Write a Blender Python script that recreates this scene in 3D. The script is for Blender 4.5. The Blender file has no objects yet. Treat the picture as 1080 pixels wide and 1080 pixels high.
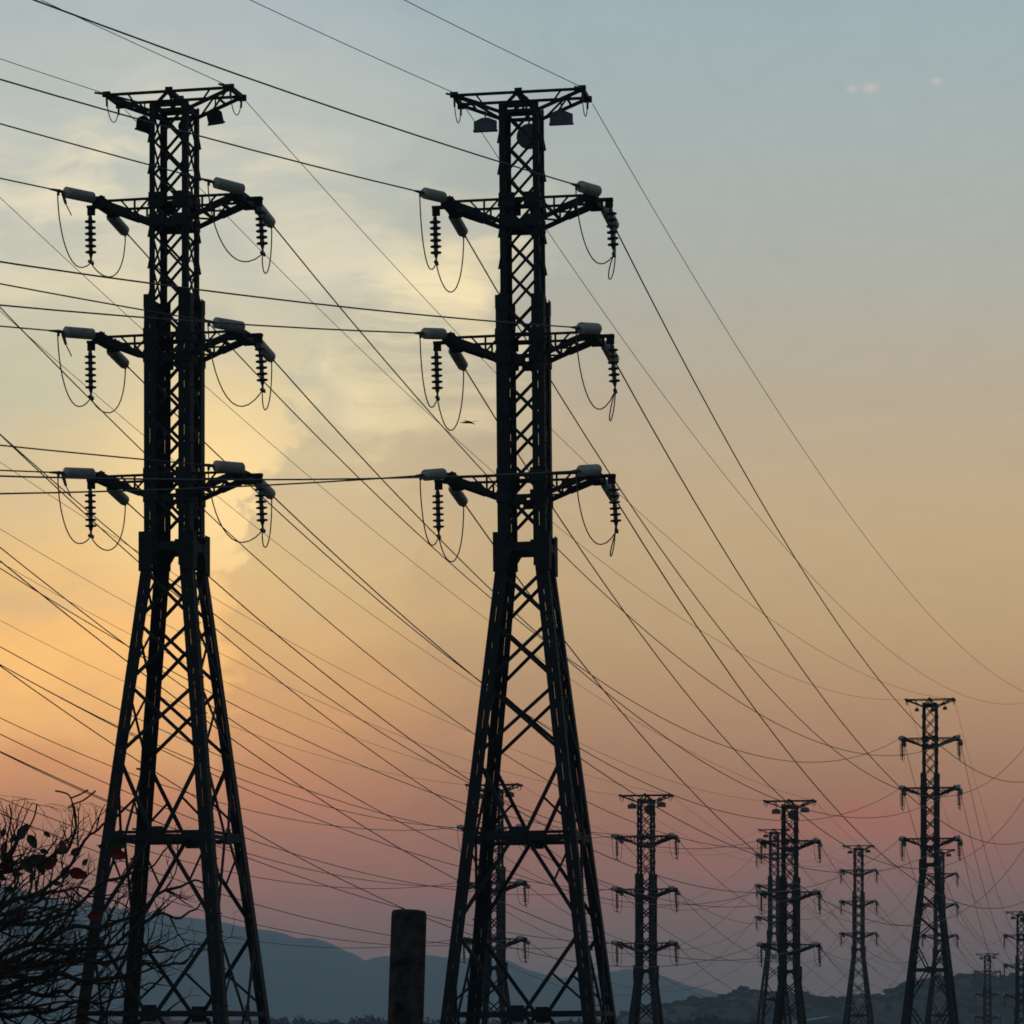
import bpy, math, random
from mathutils import Vector, Matrix
from math import radians as R, sin, cos, pi
S = bpy.context.scene
COL = S.collection

# ------------------------------------------------------------------ camera
EYE = 4.0                       # camera height above the plain
FPX = 3900.0                    # focal length in photo pixels (photo 1080 px wide)
HOR = 1100.0                    # row of the horizon in the photo
cam_d = bpy.data.cameras.new('camera'); cam = bpy.data.objects.new('camera', cam_d); COL.objects.link(cam)
cam.location = (0, 0, EYE); cam.rotation_euler = (R(90), 0, 0)
cam_d.sensor_width = 36; cam_d.lens = 36*FPX/1080; cam_d.shift_y = (HOR-540)/1080
cam_d.clip_start = .5; cam_d.clip_end = 40000
S.camera = cam
S.view_settings.view_transform = 'Standard'; S.view_settings.look = 'None'
S.view_settings.exposure = 0; S.view_settings.gamma = 1
S.cycles.volume_bounces = 1
S.cycles.max_bounces = 6
S.cycles.filter_width = 1.7

# ------------------------------------------------------------------ sky
def lin(c):
    return tuple(((v/255)/12.92 if v/255 <= .04045 else ((v/255+.055)/1.055)**2.4) for v in c[:3])+(1,)
HAZE = 1.8e-4; AIR = (.072, .102, .128)
W = bpy.data.worlds.new('World'); S.world = W; W.use_nodes = True
NT = W.node_tree; N = NT.nodes; L = NT.links; N.clear()
def nd(t, **k):
    n = N.new(t)
    for a, b in k.items(): setattr(n, a, b)
    return n
def put(sock, v):
    if hasattr(v, 'is_linked') or isinstance(v, bpy.types.NodeSocket): L.new(v, sock)
    else: sock.default_value = v
def mth(op, a, b=0.0, c=0.0, clamp=False):
    n = nd('ShaderNodeMath', operation=op, use_clamp=clamp)
    put(n.inputs[0], a); put(n.inputs[1], b); put(n.inputs[2], c)
    return n.outputs[0]
def mixc(f, a, b, mode='MIX'):
    n = nd('ShaderNodeMix', data_type='RGBA', blend_type=mode)
    put(n.inputs[0], f); put(n.inputs[6], a); put(n.inputs[7], b)
    return n.outputs[2]
def smooth(v, lo, hi):
    n = nd('ShaderNodeMapRange', interpolation_type='SMOOTHSTEP')
    put(n.inputs[0], v); n.inputs[1].default_value = lo; n.inputs[2].default_value = hi
    return n.outputs[0]
tc = nd('ShaderNodeTexCoord'); sp = nd('ShaderNodeSeparateXYZ'); L.new(tc.outputs['Generated'], sp.inputs[0])
X, Y, Z = sp.outputs
K = 180/pi
EL = mth('MULTIPLY', mth('ARCSINE', Z), K)                        # elevation, degrees
AZ = mth('MULTIPLY', mth('ARCTAN2', X, Y), K)                     # bearing from north, degrees
def row(y): return math.degrees(math.atan((HOR-y)/FPX))
def ramp(pts):
    r = nd('ShaderNodeValToRGB'); e = r.color_ramp.elements
    put(r.inputs[0], mth('DIVIDE', EL, 20.0))
    pts = sorted([(row(y)/20, lin(c)) for y, c in pts])
    while len(e) < len(pts): e.new(.5)
    for k, (p, c) in enumerate(pts): e[k].position = max(0, min(1, p)); e[k].color = c
    return r.outputs[0]
right = ramp([(-100, (146,167,175)), (0, (158,175,180)), (150, (166,177,175)), (305, (174,174,163)), (400, (181,170,149)), (500, (189,168,137)), (570, (191,166,130)), (663, (184,156,119)),
              (740, (173,138,108)), (813, (156,120,98)), (860, (146,108,94)), (900, (132,101,95)), (950, (113,96,96)), (1020, (93,91,94)), (1080, (86,86,92))])
left = ramp([(-100, (160,177,183)), (0, (172,184,187)), (150, (186,192,184)), (300, (198,196,178)), (400, (202,194,163)), (524, (212,189,149)), (600, (224,189,131)),
             (700, (216,166,110)), (780, (198,145,103)), (850, (168,118,98)), (893, (150,110,98)), (950, (124,99,98)), (1020, (96,92,96)), (1080, (88,88,93))])
# streaky cloud structure: stretched noise in bearing and elevation, warped by a second one
cv = nd('ShaderNodeCombineXYZ'); put(cv.inputs[0], AZ); put(cv.inputs[1], EL); put(cv.inputs[2], 0.0)
rot = nd('ShaderNodeMapping'); L.new(cv.outputs[0], rot.inputs[0]); rot.inputs['Rotation'].default_value = (0, 0, R(-22)); rot.inputs['Scale'].default_value = (.55, 1.0, 1)
wn = nd('ShaderNodeTexNoise'); L.new(cv.outputs[0], wn.inputs['Vector']); wn.inputs['Scale'].default_value = .55; wn.inputs['Detail'].default_value = 3
vm = nd('ShaderNodeVectorMath', operation='MULTIPLY_ADD'); L.new(wn.outputs['Color'], vm.inputs[0]); vm.inputs[1].default_value = (2.2, 1.6, 0); L.new(rot.outputs[0], vm.inputs[2])
n1 = nd('ShaderNodeTexNoise'); L.new(vm.outputs[0], n1.inputs['Vector']); n1.inputs['Scale'].default_value = .8; n1.inputs['Detail'].default_value = 5; n1.inputs['Roughness'].default_value = .5
n2 = nd('ShaderNodeTexNoise'); L.new(vm.outputs[0], n2.inputs['Vector']); n2.inputs['Scale'].default_value = 2.6; n2.inputs['Detail'].default_value = 5; n2.inputs['Roughness'].default_value = .55
F1, F2 = n1.outputs[0], n2.outputs[0]
# how much of the left (sunward) sky shows at a bearing, its edge ragged
wob = mth('ADD', AZ, mth('MULTIPLY', mth('SUBTRACT', F1, .5), 5.0))
lf = smooth(wob, 1.0, -4.2)
skyc = mixc(lf, right, left)
def px_ae(x, y): return math.degrees(math.atan((x-540)/FPX)), row(y)
spw = nd('ShaderNodeSeparateXYZ'); L.new(wn.outputs['Color'], spw.inputs[0])
AZw = mth('ADD', AZ, mth('MULTIPLY', mth('SUBTRACT', spw.outputs[0], .5), 2.6))
ELw = mth('ADD', EL, mth('MULTIPLY', mth('SUBTRACT', spw.outputs[1], .5), 2.6))
def blob(x, y, rx, ry, tilt=0, warp=True, sharp=0):
    a, e = px_ae(x, y)
    u = mth('SUBTRACT', AZw if warp else AZ, a); v = mth('SUBTRACT', ELw if warp else EL, e)
    t = R(tilt); k = 68.07
    p = mth('DIVIDE', mth('ADD', mth('MULTIPLY', u, cos(t)), mth('MULTIPLY', v, sin(t))), rx/k)
    q = mth('DIVIDE', mth('SUBTRACT', mth('MULTIPLY', v, cos(t)), mth('MULTIPLY', u, sin(t))), ry/k)
    d = mth('ADD', mth('MULTIPLY', p, p), mth('MULTIPLY', q, q))
    return mth('EXPONENT', mth('MULTIPLY', d, -1.0))
tex = smooth(F2, .38, .64)
def paint(base, f, amt, rgb):
    return mixc(mth('MULTIPLY', f, amt, clamp=True), base, lin(rgb))
def withtex(b, lo=.45): return mth('MULTIPLY', b, mth('ADD', mth('MULTIPLY', tex, 1-lo), lo))
def streaks(ang, sx, sy, sc, lo, hi):
    m = nd('ShaderNodeMapping'); L.new(cv.outputs[0], m.inputs[0]); m.inputs['Rotation'].default_value = (0, 0, R(-ang)); m.inputs['Scale'].default_value = (sx, sy, 1)
    v = nd('ShaderNodeVectorMath', operation='MULTIPLY_ADD'); L.new(wn.outputs['Color'], v.inputs[0]); v.inputs[1].default_value = (.7, .9, 0); L.new(m.outputs[0], v.inputs[2])
    n = nd('ShaderNodeTexNoise'); L.new(v.outputs[0], n.inputs['Vector']); n.inputs['Scale'].default_value = sc; n.inputs['Detail'].default_value = 6; n.inputs['Roughness'].default_value = .60
    return smooth(n.outputs[0], lo, hi)
fan = streaks(42, .22, 1.25, 1.15, .36, .66); cir = streaks(8, .35, 1.3, 1.0, .38, .64)
def mul(*a):
    r = a[0]
    for b in a[1:]: r = mth('MULTIPLY', r, b)
    return r
skyc = paint(skyc, mul(blob(85, 210, 210, 75, 5), cir), .95, (230,219,190))
skyc = paint(skyc, mul(blob(160, 80, 60, 110, -18), cir), .40, (204,204,192))
skyc = paint(skyc, mul(blob(120, 325, 170, 40, -8), cir), .65, (230,216,180))
skyc = paint(skyc, mul(blob(310, 245, 200, 60, -35), fan), .75, (230,218,190))
skyc = paint(skyc, blob(45, 420, 140, 50, 0), .60, (192,190,168))
skyc = paint(skyc, blob(250, 280, 62, 40, -30), .50, (178,186,180))
skyc = paint(skyc, blob(245, 372, 70, 30, -25), .70, (180,184,174))
skyc = paint(skyc, mul(blob(400, 400, 120, 40, 42), fan), .35, (188,186,166))
skyc = paint(skyc, mul(blob(455, 335, 120, 56, 42), fan), 1.0, (255,236,188))
skyc = paint(skyc, blob(505, 300, 40, 34, 50), .45, (255,232,178))
skyc = paint(skyc, mul(blob(430, 440, 110, 60, 25), fan), .60, (240,218,170))
# lit cloud bank behind the left pylon, its right edge crisp
a0, e0 = px_ae(283, 520)
edge = mth('SUBTRACT', mth('ADD', mth('ADD', mth('MULTIPLY', mth('SUBTRACT', EL, e0), .45), a0), mth('MULTIPLY', mth('SUBTRACT', F2, .5), 2.6)), AZ)
bank = mul(smooth(edge, -.12, .40), blob(225, 520, 115, 130, 0, False))
skyc = paint(skyc, mul(smooth(edge, .25, -.35), blob(345, 560, 90, 120, 0)), .45, (203,178,138))
skyc = paint(skyc, bank, 1.0, (255,221,158))
a0, e0 = px_ae(246, 690)
edge2 = mth('SUBTRACT', mth('ADD', mth('MULTIPLY', mth('SUBTRACT', F2, .5), 2.2), a0), AZ)
skyc = paint(skyc, mul(smooth(edge2, -.15, .45), blob(200, 690, 130, 90, 0, False)), .75, (252,194,122))
skyc = paint(skyc, blob(20, 690, 150, 95, -5), .80, (255,196,120))
skyc = paint(skyc, mul(blob(50, 605, 110, 24, -12), cir), .60, (206,178,138))
skyc = paint(skyc, mul(blob(120, 745, 200, 26, -6), cir), .45, (206,150,112))
skyc = paint(skyc, blob(120, 812, 190, 22, -5), .35, (200,130,98))
skyc = paint(skyc, mul(blob(860, 890, 150, 30, 0), cir), .50, (164,100,90))
skyc = paint(skyc, blob(480, 925, 260, 40, 0), .30, (142,100,96))
for x, y, a, b in ((898, 98, 5, 3.2), (918, 97, 7, 4), (988, 92, 5, 3)):           # three tiny far clouds
    skyc = paint(skyc, blob(x, y, a, b, 0, False), .55, (206,196,184))
# faint overall mottling
mot = mth('ADD', mth('MULTIPLY', mth('SUBTRACT', F2, .5), .10), 1.0)
cb = nd('ShaderNodeCombineXYZ'); [put(cb.inputs[i], mot) for i in range(3)]
skyc = mixc(1.0, skyc, cb.outputs[0], 'MULTIPLY')
# the colours above are those that reach the eye; undo what the air in between takes and adds
path = mth('MINIMUM', mth('DIVIDE', 271.0, mth('MAXIMUM', Z, .001)), 8200.0)
T = mth('EXPONENT', mth('MULTIPLY', path, -HAZE)); iT = mth('SUBTRACT', 1.0, T)
sc = nd('ShaderNodeVectorMath', operation='SCALE'); sc.inputs[0].default_value = AIR; put(sc.inputs['Scale'], iT)
sb = nd('ShaderNodeVectorMath', operation='SUBTRACT'); L.new(skyc, sb.inputs[0]); L.new(sc.outputs[0], sb.inputs[1])
dv = nd('ShaderNodeVectorMath', operation='SCALE'); L.new(sb.outputs[0], dv.inputs[0]); put(dv.inputs['Scale'], mth('DIVIDE', 1.0, T))
mx = nd('ShaderNodeVectorMath', operation='MAXIMUM'); L.new(dv.outputs[0], mx.inputs[0]); mx.inputs[1].default_value = (.02, .02, .02)
skyc = mx.outputs[0]
# the dome beyond the picture: dusk blue overhead and behind the camera
up = smooth(EL, 15, 45)
skyc = mixc(up, skyc, (.15, .23, .31, 1))
back = smooth(mth('ABSOLUTE', AZ), 30, 100)
skyc = mixc(mth('MULTIPLY', back, .85), skyc, (.105, .15, .20, 1))
low = smooth(EL, -.2, -2)
skyc = mixc(low, skyc, (.02, .022, .025, 1))
bg = nd('ShaderNodeBackground'); L.new(skyc, bg.inputs[0]); bg.inputs[1].default_value = 1.0
nish = nd('ShaderNodeTexSky', sky_type='NISHITA', sun_disc=False, sun_elevation=R(3), sun_rotation=R(-7))
bg2 = nd('ShaderNodeBackground'); L.new(nish.outputs[0], bg2.inputs[0]); bg2.inputs[1].default_value = .0008
ad = nd('ShaderNodeAddShader'); L.new(bg.outputs[0], ad.inputs[0]); L.new(bg2.outputs[0], ad.inputs[1])
wo = nd('ShaderNodeOutputWorld'); L.new(ad.outputs[0], wo.inputs[0])
# ------------------------------------------------------------------ sun, low behind the cloud at the left
sd = bpy.data.lights.new('sun', 'SUN'); sun = bpy.data.objects.new('sun', sd); COL.objects.link(sun)
sd.energy = .06; sd.angle = R(12); sd.color = (1, .72, .42)
az, el = R(-7), R(7)
sun.rotation_euler = Vector((sin(az)*cos(el), cos(az)*cos(el), sin(el))).to_track_quat('Z', 'Y').to_euler()

# ------------------------------------------------------------------ helpers
def at(x, y, d): return Vector(((x-540)*d/FPX, d, EYE+(HOR-y)*d/FPX))
class MB:
    def __init__(s): s.v = []; s.f = []
    def add(s, vs, fs):
        b = len(s.v); s.v += [tuple(v) for v in vs]; s.f += [tuple(b+i for i in f) for f in fs]
    def box(s, c, sx, sy, sz, M=None):
        vs = [Vector((x*sx/2, y*sy/2, z*sz/2)) for x in (-1, 1) for y in (-1, 1) for z in (-1, 1)]
        c = Vector(c)
        vs = [((M @ v) if M else v)+c for v in vs]
        s.add(vs, [(0,1,3,2), (4,6,7,5), (0,4,5,1), (2,3,7,6), (0,2,6,4), (1,5,7,3)])
    def bar(s, a, b, w, h, side):
        """box from a to b; w across along SIDE, h along the remaining axis"""
        a = Vector(a); b = Vector(b); d = (b-a)
        if d.length < 1e-5: return
        d.normalize(); side = Vector(side); n = d.cross(side)
        if n.length < 1e-4: n = d.cross(Vector((1, .3, .2)))
        n.normalize(); u = n.cross(d).normalized()
        vs = []
        for p in (a, b):
            for i, j in ((-1,-1), (1,-1), (1,1), (-1,1)): vs.append(p+u*(i*w/2)+n*(j*h/2))
        s.add(vs, [(3,2,1,0), (4,5,6,7), (0,1,5,4), (1,2,6,5), (2,3,7,6), (3,0,4,7)])
    def angle(s, a, b, w, face):
        """steel angle: one flange in the plane across FACE normal, one standing back along it"""
        a = Vector(a); b = Vector(b); f = Vector(face).normalized()
        d = (b-a).normalized(); u = f.cross(d).normalized()
        s.bar(a, b, w, .012, u)
        s.bar(a+u*(w/2-.006)-f*(w*.3+.007), b+u*(w/2-.006)-f*(w*.3+.007), .012, w*.6, u)
    def tube(s, pts, r, n=6, caps=True):
        pts = [Vector(p) for p in pts]; m = len(pts); b = len(s.v)
        rs = r if isinstance(r, (list, tuple)) else [r]*m
        up = None
        for i, p in enumerate(pts):
            t = (pts[min(i+1, m-1)]-pts[max(i-1, 0)]).normalized()
            if up is None: up = t.orthogonal().normalized()
            up = (up-t*up.dot(t)); up = up.normalized() if up.length > 1e-6 else t.orthogonal().normalized()
            w = t.cross(up)
            for k in range(n):
                a = 2*pi*k/n; s.v.append(tuple(p+(up*cos(a)+w*sin(a))*rs[i]))
        for i in range(m-1):
            for k in range(n):
                k2 = (k+1) % n
                s.f.append((b+i*n+k, b+i*n+k2, b+(i+1)*n+k2, b+(i+1)*n+k))
        if caps:
            s.f.append(tuple(b+k for k in reversed(range(n)))); s.f.append(tuple(b+(m-1)*n+k for k in range(n)))
    def lathe(s, a, b, prof, n=14):
        """prof: (distance along a->b in metres, radius)"""
        a = Vector(a); d = (Vector(b)-a).normalized(); u = d.orthogonal().normalized(); w = d.cross(u); o = len(s.v)
        for t, r in prof:
            for k in range(n):
                g = 2*pi*k/n; s.v.append(tuple(a+d*t+(u*cos(g)+w*sin(g))*r))
        for i in range(len(prof)-1):
            for k in range(n):
                k2 = (k+1) % n; s.f.append((o+i*n+k, o+i*n+k2, o+(i+1)*n+k2, o+(i+1)*n+k))
        s.f.append(tuple(o+k for k in reversed(range(n)))); s.f.append(tuple(o+(len(prof)-1)*n+k for k in range(n)))
    def slab(s, pts, off):
        """flat convex polygon PTS given a thickness vector OFF"""
        pts = [Vector(p) for p in pts]; off = Vector(off); n = len(pts)
        s.add(pts+[p+off for p in pts], [tuple(reversed(range(n))), tuple(range(n, 2*n))]+[(i, (i+1) % n, n+(i+1) % n, n+i) for i in range(n)])
    def mesh(s, name, smooth=False):
        me = bpy.data.meshes.new(name); me.from_pydata(s.v, [], s.f); me.update()
        if smooth:
            for p in me.polygons: p.use_smooth = True
        return me
def obj(name, me, mat, parent=None, loc=None):
    if isinstance(me, MB): me = me.mesh(name)
    if mat is not None and not me.materials: me.materials.append(mat)
    o = bpy.data.objects.new(name, me); COL.objects.link(o)
    if parent is not None: o.parent = parent
    if loc is not None: o.location = loc
    return o
def tag(o, label=None, cat=None, group=None, kind=None):
    if label: o['label'] = label
    if cat: o['category'] = cat
    if group: o['group'] = group
    if kind: o['kind'] = kind
    return o
def empty(name, loc, rz=0):
    o = bpy.data.objects.new(name, None); COL.objects.link(o); o.location = loc; o.rotation_euler = (0, 0, rz); o.empty_display_size = .3
    return o
def mat(name, col, rough=.6, metal=0, noise=.25, scale=6, bump=0, spec=.5, trans=0):
    m = bpy.data.materials.new(name); m.use_nodes = True; nt = m.node_tree; b = nt.nodes['Principled BSDF']
    b.inputs['Roughness'].default_value = rough; b.inputs['Metallic'].default_value = metal; b.inputs['Specular IOR Level'].default_value = spec
    if trans: b.inputs['Transmission Weight'].default_value = trans
    t = nt.nodes.new('ShaderNodeTexCoord'); n = nt.nodes.new('ShaderNodeTexNoise'); r = nt.nodes.new('ShaderNodeValToRGB')
    nt.links.new(t.outputs['Object'], n.inputs['Vector']); n.inputs['Scale'].default_value = scale; n.inputs['Detail'].default_value = 6
    nt.links.new(n.outputs[0], r.inputs[0]); nt.links.new(r.outputs[0], b.inputs['Base Color'])
    r.color_ramp.elements[0].position = .3; r.color_ramp.elements[1].position = .7
    r.color_ramp.elements[0].color = tuple(c*(1-noise) for c in col)+(1,); r.color_ramp.elements[1].color = tuple(min(1, c*(1+noise)) for c in col)+(1,)
    if bump:
        bp = nt.nodes.new('ShaderNodeBump'); bp.inputs['Strength'].default_value = bump; nt.links.new(n.outputs[0], bp.inputs['Height']); nt.links.new(bp.outputs[0], b.inputs['Normal'])
    return m
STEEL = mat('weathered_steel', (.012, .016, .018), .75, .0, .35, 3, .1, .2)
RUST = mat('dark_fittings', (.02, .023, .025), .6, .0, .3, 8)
GLASS = mat('grey_glass_insulator', (.34, .35, .30), .28, 0, .12, 5, 0, .5)
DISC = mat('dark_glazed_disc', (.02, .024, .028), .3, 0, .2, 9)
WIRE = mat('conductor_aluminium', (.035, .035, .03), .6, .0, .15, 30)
PLATE = mat('grey_painted_plate', (.075, .10, .12), .6, 0, .15, 4)
BARK = mat('dark_bark', (.035, .027, .022), .9, 0, .4, 20, .5, .2)
POST = mat('old_dark_timber', (.045, .040, .036), .95, 0, .6, 14, .8, .1)

# ------------------------------------------------------------------ ground and hills
g = MB(); g.add([(-9000, -300, 0), (9000, -300, 0), (9000, 9500, 0), (-9000, 9500, 0)], [(0, 1, 2, 3)])
tag(obj('ground', g, mat('dry_grassland', (.06, .06, .035), .95, 0, .5, .08, .3)), kind='structure')

def ridge(name, prof, dist, depth, m, rough, fine, seed, step=1.6, x0=-160, x1=1240):
    rnd = random.Random(seed); ph = [(rnd.uniform(0, 6.28), rnd.uniform(.8, 1.2)) for _ in range(24)]
    def h(x):
        for (a, b), (c, d) in zip(prof, prof[1:]):
            if a <= x <= c:
                t = (x-a)/(c-a); t2 = t*t*(3-2*t)*.4+t*.6; return b+(d-b)*t2
        return prof[0][1] if x < prof[0][0] else prof[-1][1]
    trees = []                                     # tree crowns along each row: position, half width, height in photo pixels
    for k in range(9):
        t = []; x = x0
        while x < x1: r = rnd.uniform(1.6, 3.4) if rnd.random() < .75 else rnd.uniform(3.5, 7.5); t.append((x, r, r*rnd.uniform(.45, .9))); x += r*rnd.uniform(.7, 1.7)
        trees.append(t)
    def canopy(x, k, wl):
        v = 0
        for c, r, hh in trees[k % 9]:
            if abs(x-c) < r: v = max(v, hh*math.sqrt(1-((x-c)/r)**2))
        return v/7
    rows = 9 if fine else 15; xs = []; x = x0
    while x <= x1: xs.append(x); x += step
    mb = MB(); n = len(xs)
    for j in range(rows):
        s = j/(rows-1); d = dist+depth*(s-.5)
        base = max(0, 1-abs(s-.5)*2)
        f = sin(base*pi/2)**.8
        for x in xs:
            top = (HOR-h(x))*dist/FPX+EYE
            z = top*f+((canopy(x, j, 2.0)*fine*dist/FPX) if fine and j > 1 and j < rows-2 else 0)*min(1, base*2)
            z += rough*top*.05*sin(x*.02+j*1.3)*(1-f)
            mb.v.append(((x-540)*dist/FPX, d, max(z, -.5)))
    for j in range(rows-1):
        for i in range(n-1): mb.f.append((j*n+i, j*n+i+1, (j+1)*n+i+1, (j+1)*n+i))
    return tag(obj(name, mb.mesh(name, not fine), m), kind='structure')
FOREST = mat('forested_slope', (.008, .012, .013), .95, 0, .2, .03, .0, .1)
ridge('mountains', [(-160, 915), (0, 933), (47, 945), (78, 953), (120, 958), (148, 961), (181, 966), (220, 970), (271, 980), (293, 983), (314, 989.6), (329, 989.6), (342, 993), (369, 1004.5),
    (388, 1014.5), (403, 1009), (450, 1007.7), (471, 1010), (534, 1012.6), (560, 1024), (590, 1032), (620, 1030), (649, 1024.5), (661, 1022), (692, 1029), (721, 1040), (760, 1051), (820, 1064), (1240, 1085)], 6200, 2600, FOREST, 1, .8, 3, 1.2)
HILLP = [(-160, 1099), (560, 1099), (640, 1080), (656, 1073.7), (666, 1067.6), (697, 1063.5), (728, 1058), (755, 1057), (766, 1052), (783, 1048), (797, 1047), (806, 1052), (852, 1055), (891, 1057),
    (921, 1053), (945, 1045), (960, 1041), (973, 1037), (1006, 1033), (1021, 1031), (1037, 1032), (1065, 1033.5), (1240, 1024)]
ridge('hills', [(x, y+.6) for x, y in HILLP], 1650, 500, FOREST, 1, 3.0, 8, 1.2)

def crown(mb, rnd, x, y, z, wd, ht, leaf, n=70):
    """one far broad-leaved crown: leaf masses in an uneven dome on a short stem"""
    lobes = [(rnd.uniform(-.5, .5), rnd.uniform(-.5, .5), rnd.uniform(.0, .5), rnd.uniform(.4, .75)) for _ in range(4)]
    for i in range(n):
        lx, ly, lz, lr = lobes[i % 4]; a = rnd.uniform(0, 6.28); b = rnd.uniform(-1, 1); r = lr*rnd.uniform(.55, 1); q = math.sqrt(1-b*b)
        c = Vector((x+wd*(lx+r*cos(a)*q), y+wd*(ly+r*sin(a)*q), z+ht*(.45+lz*.5+r*b*.55)))
        e1 = Vector((rnd.uniform(-1, 1), rnd.uniform(-1, 1), rnd.uniform(-1, 1))).normalized()*leaf*rnd.uniform(.6, 1.3); e2 = e1.orthogonal().normalized()*leaf*.8
        mb.add([c-e1-e2, c+e1-e2, c+e1+e2, c-e1+e2], [(0, 1, 2, 3)])
    mb.tube([(x, y, z-ht*.5), (x, y, z+ht*.5)], [wd*.12, wd*.05], 5)
def treeline(name, prof, dist, seed, label):
    rnd = random.Random(seed); mb = MB()
    def h(x):
        for (a, b), (c, d) in zip(prof, prof[1:]):
            if a <= x <= c: return b+(d-b)*(x-a)/(c-a)
        return prof[-1][1]
    x = prof[0][0]; s = dist/FPX
    while x < prof[-1][0]:
        d = dist+rnd.uniform(-30, 30); top = h(x)+rnd.uniform(0, 3); p = at(x, top, d)
        hh = max(p.z, 1.5); wd = rnd.uniform(5, 9)*s
        crown(mb, rnd, p.x, d, hh*.45, wd, hh*.62, 1.5*s, 80)
        x += rnd.uniform(3.0, 6.5)
    return tag(obj(name, mb, FOREST), label, 'trees', kind='stuff')
treeline('tree_line', [(-120, 1080), (150, 1080), (270, 1077), (285, 1074), (312, 1073), (330, 1077), (352, 1075), (369, 1076.5), (380, 1073), (395, 1072), (408, 1075.5), (450, 1075), (480, 1077), (560, 1077), (640, 1075)], 1200, 5,
         'far dark line of bushy trees along the foot of the mountains')
treeline('tree_line', [(640, 1080), (720, 1078), (735, 1072), (760, 1073), (775, 1076), (800, 1077)], 1000, 9, 'dark round trees before the wooded hill, right of centre')

rnd = random.Random(21); mb = MB(); HP = HILLP
def hh_(x):
    for (a, b), (c, d) in zip(HP, HP[1:]):
        if a <= x <= c: return b+(d-b)*(x-a)/(c-a)
    return HP[-1][1]
x = 640; sc_ = 1650/FPX
while x < 1180:                                    # along the crest
    w = rnd.uniform(2.2, 4.2) if rnd.random() < .7 else rnd.uniform(4.5, 8.5); p = at(x, hh_(x), 1650)
    crown(mb, rnd, p.x, 1650+rnd.uniform(-14, 4), p.z, w*sc_, w*sc_*rnd.uniform(.6, 1.15), 1.35*sc_, 80 if w < 4.4 else 150); x += w*rnd.uniform(.55, 1.25)
for k in range(420):                               # down the near slope
    x = rnd.uniform(640, 1180); q = rnd.random(); f = sin((1-q)*pi/2)**.8; w = rnd.uniform(3, 7); p = at(x, hh_(x), 1650)
    crown(mb, rnd, p.x, 1650-250*q, p.z*f, w*sc_, w*sc_*.6, 1.6*sc_, 34)
tag(obj('hill_forest', mb, FOREST), 'bumpy dark forest covering the low hills at the right', 'forest', kind='stuff')

# ------------------------------------------------------------------ far buildings
WALL = mat('dull_render', (.25, .2, .18), .9, 0, .2, .6); PALE = mat('pale_sheet_metal', (.12, .15, .17), .6, 0, .12, .3); DARKW = mat('dark_window', (.02, .025, .03), .2)
e = empty('house', (at(180, 1100, 480).x, 480, 0)); tag(e, 'low flat-roofed house with a rooftop room, far behind the left pylon', 'house')
b = MB(); b.box((0, 0, 3.15), 24, 10, 6.3); obj('wall', b, WALL, e)
b = MB(); b.box((0, 0, 6.45), 24.6, 10.6, .3); b.box((0, -5.2, 6.75), 24.6, .2, .3); rf = obj('roof', b, WALL, e)
b = MB(); b.box((-1.6, 0, 7.2), 3.1, 3, 1.2); b.box((-1.6, 0, 7.85), 3.5, 3.4, .12); obj('rooftop_room', b, mat('red_render', (.28, .14, .11), .9), rf)
b = MB(); b.lathe((4.6, 0, 6.55), (4.6, 0, 9), [(0, .55), (.75, .58), (.85, .4), (.9, .1)], 14); obj('water_tank', b, DARKW, rf)
for k in range(6):
    b = MB(); b.box((-9.5+k*3.8, -5.02, 4.6), 1.3, .1, 1.3); obj('window', b, DARKW, e)
c = at(873, 1100, 820); e = empty('shed', (c.x, 820, 0)); tag(e, 'long pale industrial shed low in front of the wooded hills', 'shed')
b = MB(); b.box((0, 0, 4.2), 13.4, 26, 8.4); obj('wall', b, PALE, e)
b = MB(); b.slab([(-7.1, -13.4, 8.42), (7.1, -13.4, 8.42), (7.1, -13.4, 8.6), (0, -13.4, 9.9), (-7.1, -13.4, 8.6)], (0, 26.8, 0)); obj('roof', b, PALE, e)
b = MB(); b.box((0, -13.02, 2), 4, .1, 4); obj('door', b, DARKW, e)

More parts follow.
